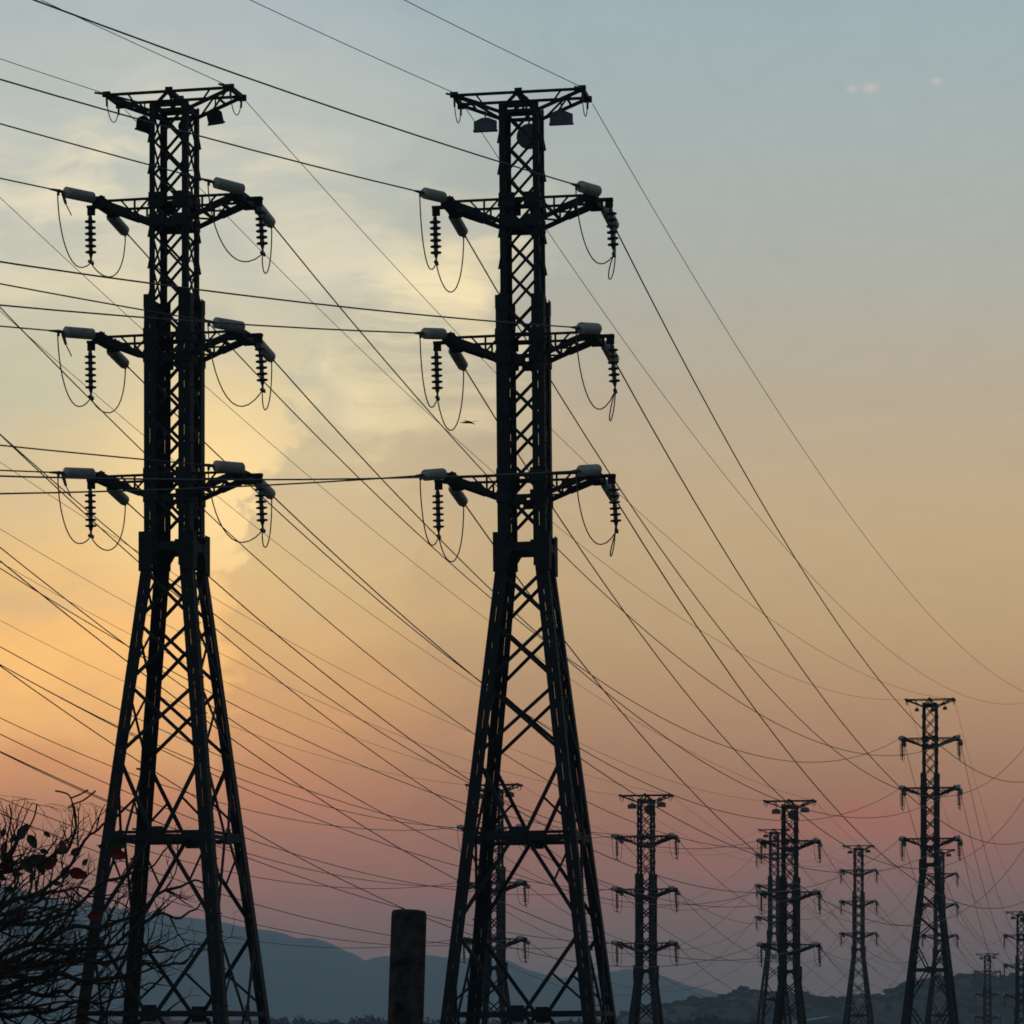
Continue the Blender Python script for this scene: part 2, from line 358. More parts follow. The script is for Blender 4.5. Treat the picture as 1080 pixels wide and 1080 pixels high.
# ------------------------------------------------------------------ lattice pylons (local: top frame at z=0, line direction +y)
LV = {'U': -2.47, 'M': -5.63, 'L': -8.87}
def outer(z):
    if z > -4.85: return .92
    if z > -11.0: return 1.12
    return 1.22+.224*(-11.0-z)
def faces():  # (normal, tangent)
    return [((0,-1,0), (1,0,0)), ((0,1,0), (-1,0,0)), ((-1,0,0), (0,-1,0)), ((1,0,0), (0,1,0))]
def leg_mesh(sx, sy, H):
    mb = MB()
    def seg(z0, z1, wd, split):
        a = Vector((sx*outer(z0)/2, sy*outer(z0)/2, z0)); b = Vector((sx*outer(z1+.001)/2, sy*outer(z1+.001)/2, z1))
        for ax in (0, 1):
            inw = Vector((-sx, 0, 0)) if ax == 0 else Vector((0, -sy, 0)); dep = Vector((0, -sy, 0)) if ax == 0 else Vector((-sx, 0, 0))
            if not split:
                o = inw*(wd/2)+dep*.008; mb.bar(a+o, b+o, wd, .014, inw)
            else:
                h = (wd-.007)/2
                for q in (h/2, h+.007+h/2):
                    o = inw*q+dep*.008; mb.bar(a+o, b+o, h, .014, inw)
                n = max(1, int((z0-z1)/.62))
                for k in range(n+1):
                    p = a.lerp(b, (k+.08)/(n+.3)); p2 = a.lerp(b, min(1, (k+.08)/(n+.3)+(.20 if k % 3 else .5)/(z0-z1)))
                    o = inw*(h+.015)+dep*.02; mb.bar(p+o, p2+o, .05, .012, inw)
    seg(-.22, -4.85, .135, False)
    seg(-4.86, -10.99, .285, True)
    for ax in (0, 1):
        mb.box((sx*(.56-.14*(1-ax)), sy*(.56-.14*ax), -4.86), (.285, .02)[ax], (.02, .285)[ax], .32)
    seg(-11.0, -H, .29, True)
    if (sx, sy) == (1, -1):                        # climbing pegs
        z = -.6
        while z > -H+2.5:
            W = outer(z)/2; mb.box((sx*(W+.05), sy*(W-.03), z), .13, .022, .022); z -= .42
    if H < 100:
        W = outer(-H)/2; mb.box((sx*(W-.1), sy*(W-.1), -H+.03), .5, .5, .06)
    return mb.mesh('leg')
def body_mesh(H):
    """bracing of the four faces of the shaft and of the splayed foot, built as one lattice"""
    mb = MB()
    def F(nrm, tan, u, z, inset=.03):
        n = Vector(nrm); t = Vector(tan); return n*(outer(z)/2-inset)+t*u+Vector((0, 0, z))
    def br(n, t, u0, z0, u1, z1, w=.065, inset=.03):
        if z1 < -H: 
            k = (z0+H)/(z0-z1); 
            if k <= 0: return
            u1 = u0+(u1-u0)*k; z1 = -H+.02
        mb.angle(F(n, t, u0, z0, inset), F(n, t, u1, z1, inset), w, n)
    for n, t in faces():
        for z0, z1, cnt, w in ((-.42, -4.8, 6, .055), (-4.85, -10.15, 6, .07)):
            for k in range(cnt):
                a = z0+(z1-z0)*k/cnt; b = z0+(z1-z0)*(k+1)/cnt; U = outer(a-.02)/2-.12
                br(n, t, -U, a, U, b, w, .03); br(n, t, U, a, -U, b, w, .046)
                for s in (-1, 1):
                    if w < .06:                    # little gusset ears at the nodes
                        m = Vector(t)*s; e = Vector(n)*(outer(a)/2+.004)+m*(outer(a)/2)
                        mb.slab([e+Vector((0, 0, b-.02)), e+m*.05+Vector((0, 0, b-.02)), e+Vector((0, 0, b+.24))], Vector(n)*-.012)
        for z in (-.3, LV['U'], LV['U']-.5, LV['M'], LV['M']-.5, LV['L'], LV['L']-.5):
            U = outer(z)/2-.05; br(n, t, -U, z, U, z, .10, .06)
        for lv in 'UML':                            # node plates where the arms meet the shaft
            z = LV[lv]; U = outer(z)/2-.17
            for s in (-1, 1):
                mb.box(tuple(F(n, t, s*(U), z-.02, -.012)), *(((.36, .016, .34)) if n[1] else (.016, .36, .34)))
                mb.box(tuple(F(n, t, s*(U), z-.5, -.012)), *(((.36, .016, .28)) if n[1] else (.016, .36, .28)))
            mb.box(tuple(F(n, t, 0, z-.56, .02)), *(((.26, .016, .2)) if n[1] else (.016, .26, .2)))
        # splayed foot
        P = [(-12.0, -13.1), (-13.35, -14.75), (-15.0, -16.1)]
        P = [(-11.15, -12.15), (-12.35, -13.6), (-13.8, -15.3)]
        for a, b in P:
            Ua = outer(a)/2-.16; Ub = outer(b)/2-.16
            br(n, t, -Ua, a, Ub, b, .075, .03); br(n, t, Ua, a, -Ub, b, .075, .05)
        c = -15.5; r1 = -17.25; r2 = -21.35
        for s in (-1, 1):
            U = outer(c)/2-.15; br(n, t, s*U, c, s*.12, r1, .085, .03)
            k = .5; um, zm = s*(U+(.12-U)*k), c+(r1-c)*k; br(n, t, um, zm, s*(outer(-17)/2-.2), -16.9, .05, .05)
            br(n, t, s*.12, r1, s*(outer(-19.2)/2-.15), -19.2, .085, .03)
            br(n, t, s*(.12+(outer(-19.2)/2-.27)*.55), r1-1.07, s*(outer(-17.6)/2-.2), -17.55, .05, .05)
            br(n, t, s*(outer(-19.5)/2-.15), -19.5, s*.12, r2, .085, .03)
            br(n, t, s*(.12+(outer(-19.5)/2-.27)*.5), -20.42, s*(outer(-21.1)/2-.2), -21.1, .05, .05)
            br(n, t, s*.12, r2, s*(outer(-23.6)/2-.15), -23.6, .085, .03)
            br(n, t, s*(outer(-23.9)/2-.15), -23.9, s*(outer(-26)/2*.35), -26.0, .085, .03)
        for z in (r1, r2):
            if z > -H:
                U = outer(z)/2-.1
                if z == r1:
                    mb.bar(F(n, t, -U, z+.06), F(n, t, U, z+.06), .07, .03, (0, 0, 1)); mb.bar(F(n, t, -U, z-.045), F(n, t, U, z-.045), .10, .03, (0, 0, 1))
                else: mb.bar(F(n, t, -U, z), F(n, t, U, z), .11, .03, (0, 0, 1))
                sz = (.31, .02, .38) if n[1] else (.02, .31, .38)
                mb.box(tuple(F(n, t, 0, z, .0)), *sz)
        # short stub struts on one leg edge
        if n == (-1, 0, 0):
            z = -15.6
            while z > -min(H, 24):
                U = outer(z)/2-.28; br(n, t, -U, z, -U+.42, z, .04, .05); z -= .7 if z > -19 else .9
    # waist collar: four plates with an arched opening below
    for n, t in faces():
        n = Vector(n); t = Vector(t); o = n*.635
        def q(u, z): return o+t*u+Vector((0, 0, z))
        th = n*.016
        for s in (-1, 1):
            mb.slab([q(s*.66, -10.2), q(s*.34, -10.2), q(s*.34, -11.08), q(s*.66, -11.12)], th)
            mb.slab([q(s*.34, -10.40), q(s*.22, -10.40), q(s*.20, -10.64), q(s*.30, -10.80), q(s*.34, -11.0)], th)
        mb.slab([q(-.34, -10.44), q(.34, -10.44), q(.22, -10.64), q(-.22, -10.64)], -th)
    # cross diaphragm inside the ring
    for z in (-17.25,):
        W = outer(z)/2-.05
        mb.bar((-W, 0, z), (0, -W, z), .06, .03, (0, 0, 1)); mb.bar((0, -W, z), (W, 0, z), .06, .03, (0, 0, 1))
        mb.bar((W, 0, z), (0, W, z), .06, .03, (0, 0, 1)); mb.bar((0, W, z), (-W, 0, z), .06, .03, (0, 0, 1))
    return mb.mesh('lattice_body')
def arm_mesh(s, near):
    """one crossarm pointing to side s, its top chord at z=0"""
    mb = MB(); w = .46; X1 = 1.60; B = s*.46
    for y, ye in ((-w, -.45), (w, .45)):
        mb.bar((B, y, 0), (s*X1, ye, 0), .055, .05, (0, 0, 1))
        mb.bar((B, y, -.5), (s*1.1, (y+ye)/2, -.24), .10, .07, (0, 0, 1)); mb.bar((s*1.0, (y+ye)/2, -.27), (s*(X1-.05), ye, -.06), .15, .09, (0, 0, 1))
        zb = lambda x: -.5+(x-.46)/(X1-.51)*.44
        mb.bar((s*.82, ye, 0), (s*.82, ye, zb(.82)), .045, .03, (1, 0, 0)); mb.bar((s*.82, ye, zb(.82)), (s*.5, ye, -.02), .04, .03, (0, 0, 1)); mb.bar((s*1.16, ye, 0), (s*.84, ye, zb(.84)), .04, .03, (0, 0, 1))
    mb.bar((s*.82, -.45, -.345), (s*.82, .45, -.345), .06, .05, (0, 0, 1)); mb.bar((s*1.25, -.45, -.17), (s*1.25, .45, -.17), .08, .05, (0, 0, 1))
    mb.bar((s*.5, -.45, -.49), (s*.82, .45, -.345), .045, .03, (0, 0, 1)); mb.bar((s*.82, -.45, -.345), (s*1.25, .45, -.17), .045, .03, (0, 0, 1))
    # tip beam carrying the strain strings, with end plates
    mb.box((s*1.60, 0, -.04), .17, 1.12, .19); mb.box((s*1.74, 0, -.03), .10, 1.06, .20)
    for y in (-.52, .52): mb.box((s*1.68, y, -.03), .30, .05, .26)
    mb.slab([(s*1.52, -.50, .05), (s*1.80, -.50, .05), (s*1.62, -.50, .14)], (0, .03, 0))
    mb.slab([(s*1.52, .48, .05), (s*1.80, .48, .05), (s*1.62, .48, .15)], (0, .03, 0))
    xs = 2.07 if near else 1.80
    mb.box((s*(1.68+xs)/2, 0, -.02), xs-1.68+.12, .16, .06); mb.box((s*(xs-.03), 0, -.10), .18, .06, .22)
    return mb.mesh('crossarm')
def top_mesh():
    mb = MB()
    for y in (-.42, .42):
        mb.bar((-1.5, y, 0), (1.5, y, 0), .06, .055, (0, 0, 1))
        for s in (-1, 1):
            mb.bar((s*1.47, y, -.03), (s*.44, y, -.43), .075, .06, (0, 0, 1))
            mb.bar((0, y, .02), (s*.44, y, -.40), .07, .05, (0, 0, 1))
            mb.bar((s*1.0, y, 0), (s*.78, y, -.30), .04, .03, (0, 0, 1))
        mb.bar((0, y, .02), (.12, y, -.40), .05, .04, (0, 0, 1))
        mb.box((0, y, .02), .17, .05, .16); mb.box((0, y, -.43), .92, .06, .08)
    for s in (-1, 1):
        mb.box((s*1.5, 0, -.01), .085, 1.06, .10); mb.box((s*1.5, -.48, 0), .18, .08, .12); mb.box((s*1.5, .48, -.02), .18, .08, .14)
        mb.bar((s*1.45, -.42, 0), (s*1.0, .42, 0), .04, .03, (0, 0, 1)); mb.bar((s*1.12, -.42, -.165), (s*1.12, .42, -.165), .05, .04, (0, 0, 1))
        mb.bar((s*.5, .42, -.41), (s*1.12, -.42, -.165), .045, .03, (0, 0, 1)); mb.box((s*.44, 0, -.43), .07, .86, .08)
    mb.box((0, 0, .0), .11, .9, .11)
    return mb.mesh('earth_wire_frame')
def strain_mesh(a, d, kx=1):
    """close-packed string seen as a ribbed grey cylinder, from a along d"""
    mb = MB(); pr = [(.05, .03), (.06, .06), (.085, .095)]; t = .09
    while t < .90*kx:
        pr += [(t, .084), (t+.010, .122), (t+.024, .133), (t+.040, .133), (t+.052, .090)]; t += .068
    pr += [(t+.01, .08), (t+.03, .05), (t+.04, .03)]
    mb.lathe(a, Vector(a)+d, pr, 16); return mb.mesh('strain_insulator', False)
def strain_fit(a, d):
    mb = MB(); a = Vector(a); mb.tube([a+d*.93, a+d*1.06, a+d*1.12, a+d*1.36], [.03, .045, .04, .022], 6)
    mb.box(a+d*1.10-Vector((0, 0, .05)), .05, .05, .12); return mb.mesh('wire_clamp')
def discs_mesh(p):
    mb = MB(); p = Vector(p); e = p-Vector((0, 0, 1)); pr = [(0, .012), (.10, .012), (.11, .035), (.17, .05)]
    t = .18
    for k in range(6):
        pr += [(t, .05), (t+.05, .055), (t+.062, .13), (t+.078, .136), (t+.092, .125), (t+.098, .06), (t+.125, .05)]; t += .143
    pr += [(t+.04, .035), (t+.06, .012), (t+.10, .012)]
    mb.lathe(p, e, pr, 18); return mb.mesh('suspension_insulator')
def bez(a, b, c, d, n=14): return [a*(1-t)**3+b*3*t*(1-t)**2+c*3*t*t*(1-t)+d*t**3 for t in [i/n for i in range(n+1)]]
IN = {'a': Vector((-sin(R(45)), -cos(R(45)), 0)), 'b': Vector((-sin(R(30)), -cos(R(30)), 0))}
SLOPE_IN = {('T1','UL'):.015, ('T1','UR'):.05, ('T1','ML'):-.056, ('T1','MR'):.006, ('T1','LL'):-.083, ('T1','LR'):-.046, ('T1','EL'):.091, ('T1','ER'):.175,
            ('T2','UL'):-.074, ('T2','UR'):-.055, ('T2','ML'):-.146, ('T2','MR'):-.133, ('T2','LL'):-.175, ('T2','LR'):-.164, ('T2','EL'):.007, ('T2','ER'):.01}
TW = {  # centre x, y, height of the top frame, rotation, label
 'T1': (-7.85, 86, 26.03, -13, 'large near steel pylon at the left, bare twigs crossing its foot'),
 'T2': (.25, 86, 26.02, -9.5, 'large near steel pylon at the centre, two grey hoods under its top frame'),
 'F1': (-1.04, 213, 18.86, -14, 'distant pylon seen through the legs of the central near pylon'),
 'F2': (8.05, 222, 18.86, -14, 'distant pylon standing clear just right of the foot of the central pylon'),
 'F3': (17.17, 228.5, 18.95, -14, 'bigger front pylon of the distant overlapping pair, grey hoods under its top'),
 'F4': (26.69, 236, 25.91, -12, 'tallest of the distant pylons, rising highest at the right'),
 'F5': (36.01, 243, 26.56, -12, 'tall distant pylon just past the right edge of the picture'),
 'G1': (26.66, 376, 25.69, -14, 'smaller rear pylon of the distant overlapping pair, half hidden'),
 'G2': (35.24, 376, 24.05, -14, 'small distant pylon standing alone left of the tallest distant one'),
 'G3': (44.52, 385, 24.11, -14, 'small distant pylon half hidden behind the right leg of the tallest distant one'),
 'G4': (54.39, 395, 18.01, -14, 'far pylon cut off by the right edge of the picture'),
 'H1': (67.38, 524, 16.63, -14, 'smallest and farthest pylon, its arms against the wooded hills'),
}
SHORT = {'T1': 'left near pylon', 'T2': 'central near pylon', 'F1': 'pylon behind central legs', 'F2': 'lone right-of-centre pylon', 'F3': 'front paired pylon',
         'F4': 'tallest distant pylon', 'F5': 'edge pylon', 'G1': 'rear paired pylon', 'G2': 'small lone pylon',
         'G3': 'pylon behind the tallest', 'G4': 'far edge-cut pylon', 'H1': 'farthest small pylon', 'H2': 'far right beyond the picture', 'H3': 'far right beyond the picture', 'H4': 'far right beyond the picture',
         'P1': 'left edge', 'P2': 'left edge', 'P3': 'left edge'}
VIRT = {'P1': (-15.94, 86, 26.02, -13), 'P2': (-26.8, 78, 26.8, -13), 'P3': (-28.02, 98, 25.1, -13),
        'H2': (76.5, 531, 16.7, -14), 'H3': (86, 538, 16.8, -14), 'H4': (96, 546, 16.9, -14)}
def attach(t, w, fb, end=0.0, d=None):
    c = TW.get(t) or VIRT[t]; r = R(c[3]); side = -1 if w[1] == 'L' else 1
    if w[0] == 'E': lx, z = 1.5*side, 0
    else: lx, z = (1.75+(.12 if side > 0 and t in ('T1', 'T2', 'F4', 'F5') else 0))*side, LV[w[0]]-(.1 if fb > 0 else -.06)
    ly = .5*fb
    return Vector((c[0]+lx*cos(r)-ly*sin(r), c[1]+lx*sin(r)+ly*cos(r), c[2]+z))
SPANS = []   # (from, to, wire, sag)
for a, b, tab in (('T1', 'F4', dict(UL=5.88, UR=5.48, ML=5.76, MR=5.64, LL=6.15, LR=5.12, ER=3.3, EL=3.8)), ('T2', 'F5', dict(UL=8.1, UR=7.32, ML=8.56, MR=7.32, LL=8.04, LR=7.22, EL=4.65, ER=4.36)),
                  ('P1', 'F3', dict(UR=5.31, UL=5.28, MR=5.36, ML=5.15, LR=4.76, LL=5.2, ER=2.77, EL=3.63)), ('P2', 'F2', dict(UR=4.41, UL=5.0, MR=4.21, ML=4.76, LR=3.52, LL=4.11, ER=3.18, EL=3.5)),
                  ('P3', 'F1', dict(UR=3.86, UL=4.07, MR=3.82, ML=3.97, LR=3.58, LL=3.72, ER=2.33, EL=2.9))):
    SPANS += [(a, b, w, s) for w, s in tab.items()]
for k, (a, b) in enumerate((('F1', 'G1'), ('F2', 'G2'), ('F3', 'G3'), ('F4', 'G4'), ('G1', 'H1'), ('G2', 'H2'), ('G3', 'H3'), ('G4', 'H4'))):
    SPANS += [(a, b, w, (3.1 if w[0] == 'E' else 5.2)+.25*((i*7+k*3) % 5-2)*.4) for i, w in enumerate(('UL', 'UR', 'ML', 'MR', 'LL', 'LR', 'EL', 'ER'))]
def span_point(A, B, s, t): return A.lerp(B, t)-Vector((0, 0, s*4*t*(1-t)))
OUTD = {}; IND = {}
for a, b, w, s in SPANS:
    A = attach(a, w, 1); B = attach(b, w, -1)
    OUTD[a, w] = (span_point(A, B, s, .01)-A).normalized(); IND[b, w] = (span_point(A, B, s, .99)-B).normalized()
for (t, w), sl in SLOPE_IN.items():
    sl -= (0 if w[0] == 'L' else .015) if t == 'T1' else .005 if w == 'UR' else 0 if w[0] == 'L' else .005; SLOPE_IN[t, w] = sl
    d = IN['a' if t == 'T1' else 'b'].copy(); d.z = sl; IND[t, w] = d.normalized()
ARM = {(s, n): arm_mesh(s, n) for s in (-1, 1) for n in (True, False)}; TOP = top_mesh()
LEGC = {}; FAR_DISC = {}
def pylon(key):
    x, y, ztop, rz, label = TW[key]; near = key in ('T1', 'T2'); H = ztop
    lean = -.0096 if key == 'T2' else 0
    if key == 'T2': x = .46
    e = empty('lattice_pylon', (x, y, 0), R(rz)); e.rotation_euler[1] = lean; tag(e, label, 'pylon', 'steel lattice pylons')
    loc = (0, 0, ztop)
    for sx in (-1, 1):
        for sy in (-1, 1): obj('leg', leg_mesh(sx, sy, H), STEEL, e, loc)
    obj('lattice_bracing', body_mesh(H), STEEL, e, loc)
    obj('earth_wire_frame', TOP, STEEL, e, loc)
    inv = (Matrix.Translation(Vector((x, y, 0))) @ e.rotation_euler.to_matrix().to_4x4() @ Matrix.Translation(Vector((0, 0, ztop)))).inverted(); rinv = inv.to_3x3()
    jr = .0155 if near else .014
    for w in ('UL', 'UR', 'ML', 'MR', 'LL', 'LR'):
        s = -1 if w[1] == 'L' else 1; z = LV[w[0]]
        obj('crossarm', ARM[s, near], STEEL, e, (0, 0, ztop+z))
        ends = []
        for fb in (-1, 1):
            a = inv @ attach(key, w, fb)
            d = (OUTD if fb > 0 else IND).get((key, w)) or Vector((.2, fb, -.15))
            d = (rinv @ d).normalized()
            si = obj('strain_insulator', strain_mesh(a, d, 1.12 if fb > 0 else 1), GLASS, e, loc); obj('wire_clamp', strain_fit(a, d), RUST, si)
            ends.append(a+d*1.12)
        xs = (2.07 if near else 1.80)*s; top = Vector((xs, 0, z-.10)); sway = Vector((.06*s if s > 0 else .02, 0, 0))
        dm = FAR_DISC.get(s)
        if dm is None: dm = FAR_DISC[s] = discs_mesh((0, 0, 0))
        si = obj('suspension_insulator', dm, DISC, e, (top.x, top.y, ztop+top.z)); si.rotation_euler = (0, -.02 if s < 0 else -.06, 0)
        cb = MB(); C = Vector((0, 0, -1.20)); cb.box(C, .07, .20, .06); cb.tube([C+Vector((0, -.14, -.02)), C+Vector((0, 0, .01)), C+Vector((0, .14, -.02))], .035, 6); cb.box(C+Vector((0, 0, .06)), .04, .05, .12)
        obj('clamp', cb, RUST, si)
        Cw = top+Vector((.02*(1 if s < 0 else 3), 0, -1.22))
        f, bk = ends
        kf, kb = {'T1': (.6, .42), 'T2': (.62, .95)}.get(key, (.1, .15))
        if w in ('UR', 'MR', 'LR') and near: kf += .25; kb = .85 if key == 'T2' else .65
        jr_ = random.Random(key+w); kf *= jr_.uniform(.8, 1.25); kb *= jr_.uniform(.85, 1.2); q = [.9, 1.15, 1.0][('UML').index(w[0])]
        mb = MB()
        off1 = (f-Cw); off1.z = 0; off2 = (bk-Cw); off2.z = 0
        p = bez(f, f+Vector((0, 0, -(.95 if near else 1.0))), Cw+off1*.62+Vector((0, 0, -kf*q-.1)), Cw)
        ox = -.34 if key == 'T2' and s > 0 else -.1 if s > 0 and near else 0
        p2 = bez(Cw, Cw+off2*.35+Vector((ox, 0, -kb*q)), bk+Vector((-ox*.3, 0, -1.35*(1 if key != 'T2' else 1.15))), bk)
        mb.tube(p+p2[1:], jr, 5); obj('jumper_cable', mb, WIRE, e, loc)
        if key == 'T1' and s < 0:
            mb = MB(); g0 = f+Vector((.08, .05, 0)); mb.tube([g0, g0+Vector((.04, 0, -.1)), g0+Vector((.10, 0, -.30))], [.03, .045, .035], 6)
            mb.tube([g0+Vector((.10, 0, -.30)), g0+Vector((.24, 0, -.58))], .014, 5); obj('arcing_rod', mb, RUST, e, loc)
    for s in (-1, 1):                                # small bonding loops under the ends of the top frame
        mb = MB(); a = Vector((s*1.5, -.46, -.05)); b = Vector((s*1.5, .40, -.05)); k = .42 if near else .2
        mb.tube(bez(a, a+Vector((0, .05, -k-.2)), b+Vector((0, -.1, -k-.25)), b), .012, 5); mb.tube([a, a+Vector((0, .02, -.22))], .028, 5); mb.tube([b, b+Vector((0, -.03, -.22))], .028, 5)
        mb.tube([a+Vector((0, -.04, .04)), a+(rinv @ IND.get((key, 'E'+('L' if s < 0 else 'R')), Vector((0, -1, 0))))*.35], .028, 5)
        obj('bonding_loop', mb, WIRE, e, loc)
    # hoods and round plate hung under the top frame
    for cx, cz in (((-.70, -.62), (1.02, -.55)) if key == 'T1' else ((-.84, -.62), (.95, -.55))):
        mb = MB(); th = Vector((0, .05, 0)); wd = .27; hh = .15
        M = Matrix.Rotation(R(52 if cx < 0 else 40), 4, 'Z') if key == 'T1' else Matrix.Rotation(0, 4, 'Z')
        if key == 'T1': M = M @ Matrix.Rotation(R(-14 if cx > 0 else 6), 4, 'Y'); wd = .19; hh = .17
        if key == 'F4': wd = .13; hh = .1
        pts = [Vector((-wd, 0, -hh)), Vector((wd, 0, -hh)), Vector((wd, 0, hh*.45)), Vector((wd*.3, 0, hh)), Vector((-wd*.3, 0, hh)), Vector((-wd, 0, hh*.45))]
        mb.slab([(M @ p)+Vector((cx, -.1, cz)) for p in pts], M @ th)
        mb.slab([(M @ Vector((sx*wd, -.04 if sx else 0, z)))+Vector((cx, -.1, cz)) for sx, z in ((-1.04, -hh-.02), (1.04, -hh-.02), (1.04, -hh+.02), (-1.04, -hh+.02))], M @ Vector((0, .13, 0)))
        mb.bar((cx, -.08, cz+hh*.8), (cx, -.08, cz+hh+.32), .03, .03, (1, 0, 0))
        obj('hood_plate', mb, PLATE if key != 'T1' else STEEL, e, loc)
    mb = MB(); rr = .3 if key not in ('T1', 'F4') else .15; c0 = Vector((.12, .34, -.84 if rr > .2 else -.62))
    mb.lathe(c0, c0+Vector((0, 1, 0)), [(0, rr*.9), (.02, rr), (.05, rr), (.07, rr*.9)], 26); mb.bar(c0+Vector((0, .03, rr*.9)), c0+Vector((0, .03, rr+.2)), .04, .03, (1, 0, 0))
    obj('round_plate', mb, PLATE if key != 'T1' else STEEL, e, loc)
for k in TW: pylon(k)

# ------------------------------------------------------------------ wires
NAMEW = {'UL': 'upper left-arm', 'UR': 'upper right-arm', 'ML': 'middle left-arm', 'MR': 'middle right-arm', 'LL': 'lower left-arm', 'LR': 'lower right-arm', 'EL': 'left top-frame', 'ER': 'right top-frame'}
def wire(pts, w, label, grp):
    ew = w[0] == 'E'; mb = MB(); o = pts[0]; mb.tube([p-o for p in pts], .009 if ew else .0175, 5)
    ob = obj('earth_wire' if ew else 'power_line', mb, WIRE, None, o)
    tag(ob, label, 'earth wire' if ew else 'power line', grp)
for a, b, w, s in SPANS:
    A = attach(a, w, 1); B = attach(b, w, -1)
    t0 = 1.12/(B-A).length if (w[0] != 'E') else .002; t1 = 1-t0
    pts = [span_point(A, B, s, t0+(t1-t0)*i/44) for i in range(45)]
    kind = 'earth wire' if w[0] == 'E' else 'conductor'
    to_ = 'far edge pylon' if b == 'F5' else SHORT[b]
    if a[0] == 'P': lab = f"{NAMEW[w]} {kind} from the left edge to the {SHORT[b]}"
    elif b[0] == 'H' and b != 'H1': lab = f"{NAMEW[w]} {kind} running off right from the {SHORT[a]}"
    else: lab = f"{NAMEW[w]} {kind} from the {SHORT[a]} to the {to_}"
    if len(lab.split()) > 16: print('LONG', lab)
    wire(pts, w, lab, 'overhead wires between the pylons')
for (t, w), sl in SLOPE_IN.items():
    A = attach(t, w, -1); d = IN['a' if t == 'T1' else 'b']; st = 1.1 if w[0] != 'E' else .1
    dz0 = 0
    pts = [A+d*u+Vector((0, 0, sl*u+1.1e-3*u*u+dz0)) for u in [st+(92-st)*i/40 for i in range(41)]]
    kind = 'earth wire' if w[0] == 'E' else 'conductor'
    wire(pts, w, f"{NAMEW[w]} {kind} reaching the {SHORT[t]} from the upper left", 'overhead wires arriving from the near left')

# ------------------------------------------------------------------ post
b0 = at(422, 1080, 21.7); d = at(431, 975, 21.7)-at(427.6, 1080, 21.7); d.normalize()
base = at(427.6, 1080, 21.7)-d*((at(427.6, 1080, 21.7).z)/d.z); top = at(431.2, 959, 21.7); Ln = (top-base).length
mb = MB(); rnd = random.Random(4); n = 40; prof = [(0, .112), (Ln*.5, .108), (Ln-.6, .105), (Ln-.04, .1035), (Ln-.018, .1005), (Ln-.007, .093), (Ln-.002, .06), (Ln, .02)]
pr = []
for (t0, r0), (t1, r1) in zip(prof, prof[1:]):
    m = 24 if t1-t0 > 1 else 8 if t1-t0 > .3 else 1
    for i in range(m): pr.append((t0+(t1-t0)*i/m, r0+(r1-r0)*i/m))
pr.append(prof[-1]); u = d.orthogonal().normalized(); w_ = d.cross(u); ph = [rnd.uniform(0, 6.28) for _ in range(6)]
for t, r in pr:
    for k in range(n):
        a = 2*pi*k/n; q = r*(1+.006*sin(9*a+ph[0]+t*.4)+.005*sin(17*a+ph[1])+.003*sin(t*3+a*2+ph[2])); mb.v.append(tuple(d*t+(u*cos(a)+w_*sin(a))*q))
for i in range(len(pr)-1):
    for k in range(n): mb.f.append((i*n+k, i*n+(k+1) % n, (i+1)*n+(k+1) % n, (i+1)*n+k))
mb.f.append(tuple((len(pr)-1)*n+k for k in range(n)))
tag(obj('timber_post', mb.mesh('timber_post', True), POST, None, base), 'thick dark round post rising at the bottom between the two near pylons', 'post')

# ------------------------------------------------------------------ bird
bp = at(495, 445.5, 120); mb = MB(); k = .025
body = [(-13, -.6, 0), (-9, -.2, 0), (-5, 0, 0), (0, .4, .2), (4, -1.0, 0), (7.5, -2.6, 0)]
mb.tube([Vector((x, y2, z))*k for x, z, y2 in body], [.1*k, .7*k, 1.4*k, 1.6*k, .9*k, .25*k], 8)
def wingm(mb, sgn, pts):
    for (x0, y0, z0, c0), (x1, y1, z1, c1) in zip(pts, pts[1:]):
        vs = [Vector((x0-c0/2, y0, z0)), Vector((x0+c0/2, y0, z0)), Vector((x1+c1/2, y1, z1)), Vector((x1-c1/2, y1, z1))]
        mb.slab([v*k for v in vs], (0, 0, -.25*k))
e = empty('bird', bp); tag(e, 'small dark bird gliding between the two near pylons', 'bird')
obj('body', mb.mesh('body', True), DISC, e)
mb = MB(); wingm(mb, 1, [(-1, 0, .8, 5), (3, 5, 1.8, 4.5), (8, 11, 3.4, 3), (12, 15, 4.4, .5)]); obj('wing', mb, DISC, e)
mb = MB(); wingm(mb, -1, [(-1, 0, .8, 5), (1, -6, -.2, 4.5), (-4, -12, .4, 3), (-8, -17, .2, .5)]); obj('wing', mb, DISC, e)

